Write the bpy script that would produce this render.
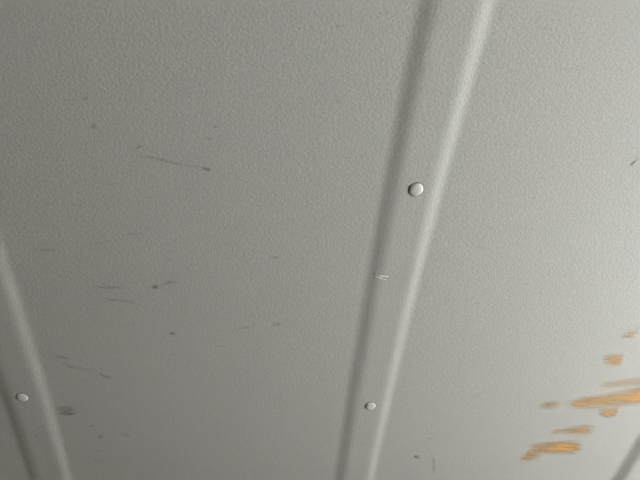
import bpy, bmesh, math, random
from mathutils import Vector, Matrix

for o in list(bpy.data.objects):
    bpy.data.objects.remove(o)
scene = bpy.context.scene
COL = scene.collection

# ---------------------------------------------------------------- camera, sky, exposure
U = 0.45                       # metres from the lens straight up to the roof lining
CAM = Vector((0.0, 0.0, 1.32))
PITCH, YAW, ROLL = 0.8521, 0.1235, 0.0446
FPX = 0.9892 * 480             # focal length in pixels of the 640 x 480 frame
K2, K3 = 0.1995, -0.089        # how the roof falls away from its crown

FWD = Vector((math.sin(YAW) * math.cos(PITCH), math.cos(YAW) * math.cos(PITCH), math.sin(PITCH)))
_rt = Vector((math.cos(YAW), -math.sin(YAW), 0))
_dn = FWD.cross(_rt)
RIGHT = math.cos(ROLL) * _rt + math.sin(ROLL) * _dn
DOWN = -math.sin(ROLL) * _rt + math.cos(ROLL) * _dn

cam = bpy.data.cameras.new('camera')
cam.sensor_fit = 'HORIZONTAL'
cam.sensor_width = 36.0
cam.lens = 36.0 * FPX / 640.0
cam.clip_start = 0.01
cam_ob = bpy.data.objects.new('camera', cam)
COL.objects.link(cam_ob)
M3 = Matrix((RIGHT, -DOWN, -FWD)).transposed()
cam_ob.matrix_world = Matrix.Translation(CAM) @ M3.to_4x4()
scene.camera = cam_ob

world = bpy.data.worlds.new('overcast_sky')
scene.world = world
world.use_nodes = True
bg = world.node_tree.nodes['Background']
bg.inputs['Color'].default_value = (0.93, 0.97, 1.0, 1)
bg.inputs['Strength'].default_value = 4.0

vs = scene.view_settings
vs.view_transform = 'Standard'
vs.look = 'None'
vs.gamma = 1.0
vs.use_curve_mapping = False
vs.exposure = 1.98

# ---------------------------------------------------------------- roof surface
X_FRONT, X_REAR = -1.55, 0.98
Y_SIDE = 0.96
X1, SPACING, RIBW = -0.8457 * U, 1.1039 * U, 0.123 * U     # first visible rib, pitch of ribs, rib width
RIB_XS = [X1 + i * SPACING for i in (-2, -1, 0, 1, 2, 3)]
RIB_PRESS = {RIB_XS[2]: 0.8, RIB_XS[4]: 2.2}                # ribs pressed shallower and deeper
EDGE_A, EDGE_B = -0.30 * RIBW, 1.25 * RIBW                  # the pressed rib begins and ends here

def crown(y):
    t = min(abs(y) / U, 2.24)
    z = 1.0 - K2 / 2 * t * t - K3 / 6 * t ** 3
    return CAM.z + U * z

def sstep(t):
    t = max(0.0, min(1.0, t))
    return t * t * (3 - 2 * t)

def _flank(t, rise, fall):
    """steepness across one flank of a rib: a tight fillet at its foot, a long easing onto the crest"""
    if t < 0:
        return sstep((t + rise) / rise)
    return (1 - sstep(t / fall)) ** 1.5

def _rib_table(n=400):
    left = [0.25 * _flank(lerp(EDGE_A, EDGE_B, k / n) / RIBW, 0.24, 0.38) for k in range(n + 1)]
    right = [_flank((RIBW - lerp(EDGE_A, EDGE_B, k / n)) / RIBW, 0.20, 0.31) for k in range(n + 1)]
    g = sum(left) / sum(right)              # both flanks climb the same height
    h, out = 0.0, []
    for l, r in zip(left, right):
        h += (l - g * r) * (EDGE_B - EDGE_A) / n
        out.append(h)
    return out

def lerp(a, b, t):
    return a + (b - a) * t

_RIB = _rib_table()

def rib_profile(q):
    """depth of the rib (towards the room) at q metres from its shaded edge"""
    k = (q - EDGE_A) / (EDGE_B - EDGE_A) * 400
    i = max(0, min(399, int(k)))
    return lerp(_RIB[i], _RIB[i + 1], k - i)

def rib_depth(x):
    for rx in RIB_XS:
        q = x - rx
        if EDGE_A <= q <= EDGE_B:
            return rib_profile(q) * RIB_PRESS.get(rx, 1.0)
    return 0.0

def roof(x, y):
    return Vector((x, y, crown(y) - rib_depth(x)))

def roof_normal(x, y):
    e = 0.0006
    a = roof(x + e, y) - roof(x - e, y)
    b = roof(x, y + e) - roof(x, y - e)
    return b.cross(a).normalized()          # points down into the room

def on_roof(u, v):
    """the roof point that a photograph pixel looks at"""
    d = RIGHT * ((u - 320) / FPX) + DOWN * ((v - 240) / FPX) + FWD
    t = U / d.z
    for _ in range(25):
        p = CAM + d * t
        err = p.z - crown(p.y)
        sl = (crown(p.y + 1e-4) - crown(p.y - 1e-4)) / 2e-4
        t -= err / (d.z - sl * d.y)
    for _ in range(6):
        p = CAM + d * t
        t -= (p.z - (crown(p.y) - rib_depth(p.x))) / d.z
    p = CAM + d * t
    return p.x, p.y

# ---------------------------------------------------------------- materials
def new_mat(name):
    m = bpy.data.materials.new(name)
    m.use_nodes = True
    nt = m.node_tree
    return m, nt, nt.nodes['Principled BSDF']

def node(nt, kind, **inputs):
    n = nt.nodes.new(kind)
    for k, v in inputs.items():
        n.inputs[k].default_value = v
    return n

def mathn(nt, op, a, b=None, c=None, clamp=False):
    n = nt.nodes.new('ShaderNodeMath')
    n.operation = op
    n.use_clamp = clamp
    for i, v in enumerate((a, b, c)):
        if v is None:
            continue
        if isinstance(v, (int, float)):
            n.inputs[i].default_value = v
        else:
            nt.links.new(v, n.inputs[i])
    return n.outputs[0]

def remap(nt, val, a, b, c=0.0, d=1.0):
    n = nt.nodes.new('ShaderNodeMapRange')
    n.inputs['From Min'].default_value = a
    n.inputs['From Max'].default_value = b
    n.inputs['To Min'].default_value = c
    n.inputs['To Max'].default_value = d
    nt.links.new(val, n.inputs['Value'])
    return n.outputs[0]

def simple_mat(name, c1, c2, scale, rough, bump=0.0, stretch=(1, 1, 1), metallic=0.0):
    m, nt, bs = new_mat(name)
    tc = node(nt, 'ShaderNodeTexCoord')
    mp = node(nt, 'ShaderNodeMapping')
    mp.inputs['Scale'].default_value = stretch
    nt.links.new(tc.outputs['Object'], mp.inputs['Vector'])
    nz = node(nt, 'ShaderNodeTexNoise', Scale=scale, Detail=5.0)
    nt.links.new(mp.outputs[0], nz.inputs['Vector'])
    rp = node(nt, 'ShaderNodeValToRGB')
    rp.color_ramp.elements[0].color = (*c1, 1)
    rp.color_ramp.elements[1].color = (*c2, 1)
    rp.color_ramp.elements[0].position = 0.3
    rp.color_ramp.elements[1].position = 0.7
    nt.links.new(nz.outputs['Fac'], rp.inputs['Fac'])
    nt.links.new(rp.outputs['Color'], bs.inputs['Base Color'])
    bs.inputs['Roughness'].default_value = rough
    bs.inputs['Metallic'].default_value = metallic
    if bump:
        bp = node(nt, 'ShaderNodeBump', Strength=bump, Distance=0.001)
        nt.links.new(nz.outputs['Fac'], bp.inputs['Height'])
        nt.links.new(bp.outputs[0], bs.inputs['Normal'])
    return m

def lining_material():
    """grained grey vinyl of the roof lining"""
    m, nt, bs = new_mat('grey_grained_lining')
    tc = node(nt, 'ShaderNodeTexCoord')
    obj = tc.outputs['Object']
    big = node(nt, 'ShaderNodeTexNoise', Scale=3.2, Detail=3.0, Roughness=0.5)
    fine = node(nt, 'ShaderNodeTexNoise', Scale=560.0, Detail=2.0, Roughness=0.6)
    cell = node(nt, 'ShaderNodeTexVoronoi', Scale=380.0)
    cell.feature = 'SMOOTH_F1'
    for n in (big, fine, cell):
        nt.links.new(obj, n.inputs['Vector'])
    rp = node(nt, 'ShaderNodeValToRGB')
    rp.color_ramp.elements[0].position = 0.35
    rp.color_ramp.elements[1].position = 0.65
    rp.color_ramp.elements[0].color = (0.520, 0.502, 0.470, 1)
    rp.color_ramp.elements[1].color = (0.514, 0.507, 0.475, 1)
    nt.links.new(big.outputs['Fac'], rp.inputs['Fac'])
    # darker where the fine grain noise is low
    g = remap(nt, fine.outputs['Fac'], 0.35, 0.65, 0.90, 1.06)
    mix = node(nt, 'ShaderNodeMix')
    mix.data_type = 'RGBA'
    mix.blend_type = 'MULTIPLY'
    mix.inputs[0].default_value = 1.0
    nt.links.new(rp.outputs['Color'], mix.inputs[6])
    nt.links.new(g, mix.inputs[7])
    nt.links.new(mix.outputs[2], bs.inputs['Base Color'])
    h = mathn(nt, 'ADD', mathn(nt, 'MULTIPLY', fine.outputs['Fac'], 0.7), mathn(nt, 'MULTIPLY', cell.outputs['Distance'], 0.8))
    bp = node(nt, 'ShaderNodeBump', Strength=0.30, Distance=0.0010)
    nt.links.new(h, bp.inputs['Height'])
    nt.links.new(bp.outputs[0], bs.inputs['Normal'])
    bs.inputs['Roughness'].default_value = 0.62
    bs.inputs['Specular IOR Level'].default_value = 0.35
    return m

def mark_material(name, c1, c2, streak, lo, hi, soft_end, soft_side, top, rough=0.6, base=0.25):
    """a thin film of paint or dirt; UV runs along the stroke (u) and across it (v), the
    vertex attribute 'load' says how much of it was left there"""
    m, nt, bs = new_mat(name)
    tc = node(nt, 'ShaderNodeTexCoord')
    sep = node(nt, 'ShaderNodeSeparateXYZ')
    nt.links.new(tc.outputs['UV'], sep.inputs[0])
    mp = node(nt, 'ShaderNodeMapping')
    mp.inputs['Scale'].default_value = streak
    nt.links.new(tc.outputs['Object'], mp.inputs['Vector'])
    nz = node(nt, 'ShaderNodeTexNoise', Scale=1.0, Detail=4.0, Roughness=0.6)
    nt.links.new(mp.outputs[0], nz.inputs['Vector'])
    rough_edge = mathn(nt, 'MULTIPLY', mathn(nt, 'SUBTRACT', nz.outputs['Fac'], 0.5), 0.9)
    def falloff(c, soft):
        d = mathn(nt, 'MULTIPLY', mathn(nt, 'MINIMUM', c, mathn(nt, 'SUBTRACT', 1.0, c)), 1.0)
        d = mathn(nt, 'ADD', d, mathn(nt, 'MULTIPLY', rough_edge, soft))
        return remap(nt, d, 0.0, soft)
    a = mathn(nt, 'MULTIPLY', falloff(sep.outputs[0], soft_end), falloff(sep.outputs[1], soft_side))
    # the strip fades out fully at its very border
    e = mathn(nt, 'MULTIPLY',
              remap(nt, mathn(nt, 'MINIMUM', sep.outputs[1], mathn(nt, 'SUBTRACT', 1.0, sep.outputs[1])), 0.0, 0.12),
              remap(nt, mathn(nt, 'MINIMUM', sep.outputs[0], mathn(nt, 'SUBTRACT', 1.0, sep.outputs[0])), 0.0, 0.03))
    a = mathn(nt, 'MULTIPLY', a, e)
    a = mathn(nt, 'MULTIPLY', a, remap(nt, nz.outputs['Fac'], lo, hi, base, 1.0))
    at = nt.nodes.new('ShaderNodeAttribute')
    at.attribute_name = 'load'
    a = mathn(nt, 'MULTIPLY', a, at.outputs['Fac'])
    a = mathn(nt, 'MULTIPLY', a, top, clamp=True)
    nt.links.new(a, bs.inputs['Alpha'])
    mix = node(nt, 'ShaderNodeMix')
    mix.data_type = 'RGBA'
    mix.inputs[6].default_value = (*c1, 1)
    mix.inputs[7].default_value = (*c2, 1)
    nt.links.new(a, mix.inputs[0])
    nt.links.new(mix.outputs[2], bs.inputs['Base Color'])
    bs.inputs['Roughness'].default_value = rough
    return m

M_LINING = lining_material()
M_ORANGE = mark_material('orange_paint_film', (0.64, 0.41, 0.18), (0.68, 0.355, 0.115), (20, 280, 280), 0.31, 0.66, 0.17, 0.40, 0.97, 0.5, 0.42)
M_DARK = mark_material('dark_scuff_film', (0.16, 0.16, 0.15), (0.07, 0.07, 0.065), (160, 420, 420), 0.35, 0.6, 0.30, 0.48, 0.72, 0.7, 0.4)
M_WHITE = mark_material('white_scrape_film', (0.80, 0.79, 0.76), (0.86, 0.85, 0.82), (120, 420, 420), 0.3, 0.55, 0.12, 0.35, 1.3, 0.6, 0.6)
M_RIVET = simple_mat('pale_plastic', (0.60, 0.60, 0.575), (0.72, 0.72, 0.69), 160, 0.36, 0.15)
M_CONTACT_SHADE = simple_mat('contact_shade', (0.05, 0.05, 0.045), (0.10, 0.10, 0.09), 300, 0.8)  # dark colour standing in for the shade around the rivet heads
M_WALL = simple_mat('painted_side_panel', (0.13, 0.135, 0.12), (0.17, 0.175, 0.155), 6, 0.6, 0.1)
M_PLY = simple_mat('worn_plywood_floor', (0.21, 0.10, 0.06), (0.28, 0.15, 0.095), 5, 0.65, 0.15, (1.2, 14, 1))
M_GROUND = simple_mat('concrete_yard', (0.42, 0.42, 0.40), (0.52, 0.52, 0.50), 2.5, 0.9, 0.2)

# ---------------------------------------------------------------- mesh helpers
def link_mesh(name, bm, mats, parent=None, smooth=True):
    me = bpy.data.meshes.new(name)
    bm.to_mesh(me)
    bm.free()
    for m in (mats if isinstance(mats, (list, tuple)) else [mats]):
        me.materials.append(m)
    if smooth:
        for p in me.polygons:
            p.use_smooth = True
    o = bpy.data.objects.new(name, me)
    COL.objects.link(o)
    if parent:
        o.parent = parent
    return o

def structure(o, label=None, category=None):
    o['kind'] = 'structure'
    if label:
        o['label'] = label
        o['category'] = category
    return o

YS = [lerp(-Y_SIDE, Y_SIDE, i / 96) for i in range(97)]
SKIN = 0.012                      # the lining and the sheet above it

def sheet(bm, xs):
    """a piece of roof between the first and the last x: room face, back face and rims"""
    lo = [[bm.verts.new(roof(x, y)) for y in YS] for x in xs]
    hi = [[bm.verts.new((x, y, crown(y) + SKIN)) for y in (YS[0], *YS[8:-8:8], YS[-1])] for x in (xs[0], xs[-1])]
    for i in range(len(xs) - 1):
        for j in range(len(YS) - 1):
            bm.faces.new((lo[i][j], lo[i][j + 1], lo[i + 1][j + 1], lo[i + 1][j]))
    n = len(hi[0])
    for j in range(n - 1):
        bm.faces.new((hi[0][j], hi[1][j], hi[1][j + 1], hi[0][j + 1]))

# ---------------------------------------------------------------- the vehicle's load space
bm = bmesh.new()
RIB_XS_IN = [rx for rx in RIB_XS if rx + EDGE_A > X_FRONT and rx + EDGE_B < X_REAR]
cuts = [X_FRONT]
for rx in RIB_XS_IN:
    cuts += [rx + EDGE_A, rx + EDGE_B]
cuts.append(X_REAR)
for a, b in zip(cuts[0::2], cuts[1::2]):
    sheet(bm, [lerp(a, b, k / 10) for k in range(11)])
ceiling = structure(link_mesh('ceiling', bm, M_LINING),
                    'grey grained vehicle roof lining with pressed ribs and orange smears', 'ceiling')

ribs = []
for rx in RIB_XS_IN:
    bm = bmesh.new()
    sheet(bm, [rx + lerp(EDGE_A, EDGE_B, k / 48) for k in range(49)])
    ribs.append(link_mesh('roof_rib', bm, M_LINING, ceiling))

def box(bm, a, b):
    r = bmesh.ops.create_cube(bm, size=1.0)['verts']
    for v in r:
        v.co = Vector((lerp(a[0], b[0], v.co.x + .5), lerp(a[1], b[1], v.co.y + .5), lerp(a[2], b[2], v.co.z + .5)))

def plain(name, boxes, mat, label=None, cat=None):
    bm = bmesh.new()
    for a, b in boxes:
        box(bm, a, b)
    return structure(link_mesh(name, bm, mat, smooth=False), label, cat)

ZT = crown(Y_SIDE)
T = 0.04
plain('floor', [((X_FRONT, -Y_SIDE, -T), (X_REAR, Y_SIDE, 0))], M_PLY)
plain('wall_far', [((X_FRONT, Y_SIDE, -T), (X_REAR, Y_SIDE + T, ZT + SKIN))], M_WALL)
plain('wall_near', [((X_FRONT, -Y_SIDE - T, -T), (X_REAR, -Y_SIDE, ZT + SKIN))], M_WALL)
def end_wall(name, x0, x1, opening=None):
    """end wall whose top follows the roof; opening = (half width, sill height, head height)"""
    bm = bmesh.new()
    def slab(ya, yb, zlo):
        n = 24
        ys = [lerp(ya, yb, k / n) for k in range(n + 1)]
        g = [[(bm.verts.new((x, y, zlo)), bm.verts.new((x, y, crown(y) + SKIN))) for y in ys] for x in (x0, x1)]
        for k in range(n):
            bm.faces.new((g[0][k][0], g[0][k + 1][0], g[0][k + 1][1], g[0][k][1]))
            bm.faces.new((g[1][k][0], g[1][k][1], g[1][k + 1][1], g[1][k + 1][0]))
            bm.faces.new((g[0][k][1], g[0][k + 1][1], g[1][k + 1][1], g[1][k][1]))
            bm.faces.new((g[0][k][0], g[1][k][0], g[1][k + 1][0], g[0][k + 1][0]))
        for k in (0, n):
            bm.faces.new((g[0][k][0], g[0][k][1], g[1][k][1], g[1][k][0]))
    if opening:
        w, sill, head = opening
        slab(-Y_SIDE - T, -w, -T)
        slab(w, Y_SIDE + T, -T)
        slab(-w, w, head)
        box(bm, (x0, -w, -T), (x1, w, sill))
    else:
        slab(-Y_SIDE - T, Y_SIDE + T, -T)
    return structure(link_mesh(name, bm, M_WALL, smooth=False))
end_wall('wall_left', X_FRONT - T, X_FRONT)
end_wall('wall_right', X_REAR, X_REAR + T, (0.82, 0.97, 1.53))
# the yard that the open rear hatch looks on
plain('ground', [((-30, -30, -0.70), (40, 30, -0.60))], M_GROUND)

# ---------------------------------------------------------------- rivets on the ribs
RIVET_R = 0.0182 * U
def lathe(name, prof, mat, n=40):
    bm = bmesh.new()
    rings = []
    for r, h in prof:
        if r == 0:
            rings.append([bm.verts.new((0, 0, -h))])
        else:
            rings.append([bm.verts.new((RIVET_R * r * math.cos(2 * math.pi * k / n), RIVET_R * r * math.sin(2 * math.pi * k / n), -h)) for k in range(n)])
    for a, b in zip(rings, rings[1:]):
        for k in range(n):
            if len(a) == 1:
                bm.faces.new((a[0], b[k], b[(k + 1) % n]))
            elif len(b) == 1:
                bm.faces.new((a[k], b[0], a[(k + 1) % n]))
            else:
                bm.faces.new((a[k], b[k], b[(k + 1) % n], a[(k + 1) % n]))
    me = bpy.data.meshes.new(name)
    bm.to_mesh(me)
    bm.free()
    me.materials.append(mat)
    for p in me.polygons:
        p.use_smooth = True
    return me

HEAD = lathe('head', [(0.0, .00290), (.25, .00282), (.45, .00262), (.62, .00232), (.76, .00194), (.87, .00146), (.95, .00094), (.99, .00050), (1.0, .00020), (.97, .00012), (0.0, .00012)], M_RIVET)
SHADE_RING = lathe('shade_ring', [(0.90, .00024), (1.08, .00022), (1.10, .00014), (1.10, .00002)], M_CONTACT_SHADE)  # added dark ring: the contact shadow at the head's edge, painted in
def rivet(u, v, rib_x, off, label):
    _, y = on_roof(u, v)
    x = rib_x + off
    root = bpy.data.objects.new('rivet', None)
    COL.objects.link(root)
    zax = -roof_normal(x, y)
    xax = Vector((1, 0, 0))
    xax = (xax - zax * xax.dot(zax)).normalized()
    yax = zax.cross(xax)
    root.matrix_world = Matrix.Translation(roof(x, y)) @ Matrix((xax, yax, zax)).transposed().to_4x4()
    root.empty_display_size = 0.01
    root['label'] = label
    root['category'] = 'rivet'
    root['group'] = 'rivets on the roof ribs'
    for nm, me in (('head', HEAD), ('shade_ring', SHADE_RING)):
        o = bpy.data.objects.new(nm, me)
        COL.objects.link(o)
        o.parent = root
    return root

RIVETS = [
    (416.0, 189.5, 3, 'full-round pale rivet with dark shadow ring, on the wide end of the white-scraped rib'),
    (370.5, 406.0, 3, 'bright flattened-looking pale rivet, on the narrowing end of the white-scraped rib'),
    (22.5, 397.5, 2, 'dull pale rivet on the shadowed rib beside the dark hatched smudge'),
]
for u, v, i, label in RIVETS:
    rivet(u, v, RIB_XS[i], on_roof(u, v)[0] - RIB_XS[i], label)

# ---------------------------------------------------------------- smears, scrapes and scuffs on the lining
def film(name, mat, top, bottom, load, parent=None, lift=0.00012, n=28, rows=6, label=None):
    """a thin film on the roof between two edge lines given as photograph pixels (left to right);
    load = amounts along the stroke"""
    if mat is M_ORANGE:
        top = [(x, y - 1.3) for x, y in top]
        bottom = [(x, y + 1.3) for x, y in bottom]
    def along(pts, s):
        k = s * (len(pts) - 1)
        i = min(int(k), len(pts) - 2)
        f = k - i
        return [lerp(p, q, f) for p, q in zip(pts[i], pts[i + 1])]
    bm = bmesh.new()
    uv = bm.loops.layers.uv.new('UVMap')
    ld = bm.verts.layers.float.new('load')
    grid = []
    for i in range(n + 1):
        s = i / n
        a, b = along(top, s), along(bottom, s)
        k = s * (len(load) - 1)
        q = min(int(k), len(load) - 2)
        amount = lerp(load[q], load[q + 1], k - q)
        col = []
        for j in range(rows + 1):
            x, y = on_roof(lerp(a[0], b[0], j / rows), lerp(a[1], b[1], j / rows))
            v = bm.verts.new(roof(x, y) + roof_normal(x, y) * lift)
            v[ld] = amount
            col.append((v, s, j / rows))
        grid.append(col)
    for i in range(n):
        for j in range(rows):
            q = (grid[i][j], grid[i + 1][j], grid[i + 1][j + 1], grid[i][j + 1])
            f = bm.faces.new([w[0] for w in q])
            for lp, w in zip(f.loops, q):
                lp[uv].uv = (w[1], w[2])
    o = link_mesh(name, bm, mat, parent or ceiling)
    if label:
        o['label'] = label
    return o

def line(name, mat, pts, width, load, parent=None, lift=0.00012, n=20, label=None):
    top, bot = [], []
    for i, p in enumerate(pts):
        a, b = pts[max(i - 1, 0)], pts[min(i + 1, len(pts) - 1)]
        dx, dy = b[0] - a[0], b[1] - a[1]
        l = math.hypot(dx, dy) or 1
        nx, ny = -dy / l * width / 2, dx / l * width / 2
        top.append((p[0] - nx, p[1] - ny))
        bot.append((p[0] + nx, p[1] + ny))
    return film(name, mat, top, bot, load, parent, lift, n, 3, label)

SMEAR = 'orange paint smear dragged along the lining'
# the long smear that runs off to the right
film('paint_smear', M_ORANGE, [(563, 402), (578, 396.5), (600, 394), (622, 389), (640, 385.5), (675, 380)],
     [(563, 410), (578, 409.5), (600, 408.5), (622, 406.5), (640, 405), (675, 401)], [.5, .8, .8, 1.0, 1.15, .9], label=SMEAR)
film('paint_smear', M_ORANGE, [(537, 404), (548, 401.5), (562, 401)], [(537, 409), (548, 409.5), (562, 408.5)], [.25, .62, .2], label=SMEAR)
film('paint_smear', M_ORANGE, [(597, 408.5), (608, 408), (620, 406)], [(597, 415), (608, 418), (618, 416.5)], [.35, .85, .7], label=SMEAR)
film('paint_smear', M_ORANGE, [(598, 382), (618, 379), (650, 375)], [(598, 389), (618, 388), (650, 385)], [.3, .42, .5], label=SMEAR)
film('paint_smear', M_ORANGE, [(601, 356), (612, 353.5), (626, 352.5)], [(601, 364), (612, 367.5), (624, 366)], [.45, .75, .6], label=SMEAR)
film('paint_smear', M_ORANGE, [(620, 334), (629, 331.5), (638, 331)], [(620, 338), (629, 338), (638, 336)], [.35, .6, .45], label=SMEAR)
film('paint_smear', M_ORANGE, [(548, 431), (562, 427), (576, 425), (598, 423)], [(548, 435), (562, 434), (576, 435.5), (594, 435.5)], [.35, .42, .8, .75], label=SMEAR)
film('paint_smear', M_ORANGE, [(526, 443), (542, 441.5), (560, 440.5), (587, 438.5)], [(526, 453), (542, 454.5), (560, 455), (583, 455)], [.5, .8, 1.15, .95], label=SMEAR)
film('paint_smear', M_ORANGE, [(518, 457.5), (528, 450), (545, 450)], [(518, 461.5), (528, 462), (543, 461)], [.35, .7, .3], label=SMEAR)

rib_mid = ribs[RIB_XS_IN.index(RIB_XS[3])]
rib_left = ribs[RIB_XS_IN.index(RIB_XS[2])]
line('scrape', M_WHITE, [(374, 273.2), (381, 275.8), (390, 277.0)], 3.4, [.5, .9, .9], rib_mid, label='short white scrape across the rib')
line('scrape', M_WHITE, [(374.5, 276.4), (381, 278.3), (388, 279.4)], 3.2, [.8, .9, .8], rib_mid, label='short white scrape across the rib')
line('scuff_mark', M_DARK, [(372, 273.4), (375, 273.6)], 2.4, [.6, .6], rib_mid, n=4)

SCUFFS = [
    ([(628.5, 167.5), (633, 163), (639, 157.5)], 2.6, [.8, 1.0, .6]),
    ([(60, 101), (74, 100), (83, 98.8)], 3, [.12, .2, .3]),
    ([(82, 99.5), (88, 98)], 4, [.7, .5]),
    ([(90, 126.3), (97, 126.6)], 4.6, [.9, .8]),
    ([(77, 131), (88, 129)], 3, [.15, .25]),
    ([(133, 150), (139, 147), (145, 146)], 3, [.3, .55, .25]),
    ([(128, 155), (152, 157.5), (175, 163), (204, 168)], 2.8, [.2, .5, .45, .35]),
    ([(200, 168.2), (212, 170)], 3.6, [.55, .8]),
    ([(213, 125), (218, 127.5)], 3.4, [.7, .6]),
    ([(205, 139), (212, 137.5)], 3.4, [.55, .45]),
    ([(198, 71), (203, 70)], 3, [.35, .3]),
    ([(204, 93), (209, 92)], 3, [.4, .3]),
    ([(272, 256.5), (279, 258)], 3.6, [.6, .6]),
    ([(122, 235), (134, 233.6), (146, 233)], 2.8, [.2, .35, .15]),
    ([(32, 250.5), (48, 250.2), (66, 250)], 3, [.3, .5, .25]),
    ([(80, 246), (98, 243), (116, 240)], 3, [.1, .25, .1]),
    ([(151, 287.5), (159, 286.5)], 4.2, [.95, .7]),
    ([(158, 286), (170, 282), (183, 282)], 3, [.3, .65, .3]),
    ([(88, 286.5), (104, 287.2), (134, 288)], 3.2, [.3, .6, .15]),
    ([(94, 298), (112, 299.5), (130, 302), (146, 307)], 3, [.3, .55, .4, .35]),
    ([(169, 333.5), (176, 333.5)], 4.6, [.75, .75]),
    ([(228, 331), (243, 328), (256, 325)], 2.8, [.12, .35, .15]),
    ([(272, 325), (281, 323.5)], 4.4, [.6, .5]),
    ([(214, 345), (228, 347)], 3, [.3, .2]),
    ([(53, 356), (62, 357), (70, 359.5)], 3, [.4, .6, .3]),
    ([(60, 360), (68, 366), (80, 368.5), (98, 370)], 2.8, [.3, .5, .35, .2]),
    ([(96, 371), (104, 376), (113, 379)], 3, [.4, .6, .5]),
    ([(97, 437), (104, 436)], 4, [.65, .6]),
    ([(88, 426), (96, 425.6)], 3, [.5, .4]),
    ([(120, 433), (131, 436)], 3.5, [.3, .35]),
    ([(95, 451), (104, 452)], 3, [.4, .3]),
    ([(92, 460), (106, 461)], 3, [.3, .2]),
    ([(413, 456), (420, 457.5)], 3.6, [.8, .6]),
    ([(431, 453), (434, 461), (433.5, 470), (432, 476)], 3, [.35, .45, .4, .2]),
    ([(470, 399), (482, 392)], 3, [.15, .2]),
    ([(334, 25), (340, 27)], 3.4, [.4, .4]),
    ([(335, 100), (341, 102)], 3.4, [.45, .4]),
    ([(426, 437), (432, 440)], 3, [.25, .25]),
    ([(478, 247), (484, 248)], 3, [.3, .3]),
]
for pts, w, load in SCUFFS:
    line('scuff_mark', M_DARK, pts, w * 1.4, load, n=14)
# hatched smudge beside the rib: a bundle of short strokes
for k, (x0, x1, y) in enumerate([(54, 76, 407), (55, 78, 409.6), (56, 77, 412), (60, 78, 414.2)]):
    line('scuff_mark', M_DARK, [(x0, y + 1), (lerp(x0, x1, .5), y), (x1, y - .6)], 4.2, [.35, .5, .45], n=14)
for pts, w, load in [([(36, 434), (38.5, 439)], 4, [.6, .5]), ([(33, 428), (46, 426)], 3.5, [.2, .35]),]:
    line('scuff_mark', M_DARK, pts, w, load, rib_left, n=8)
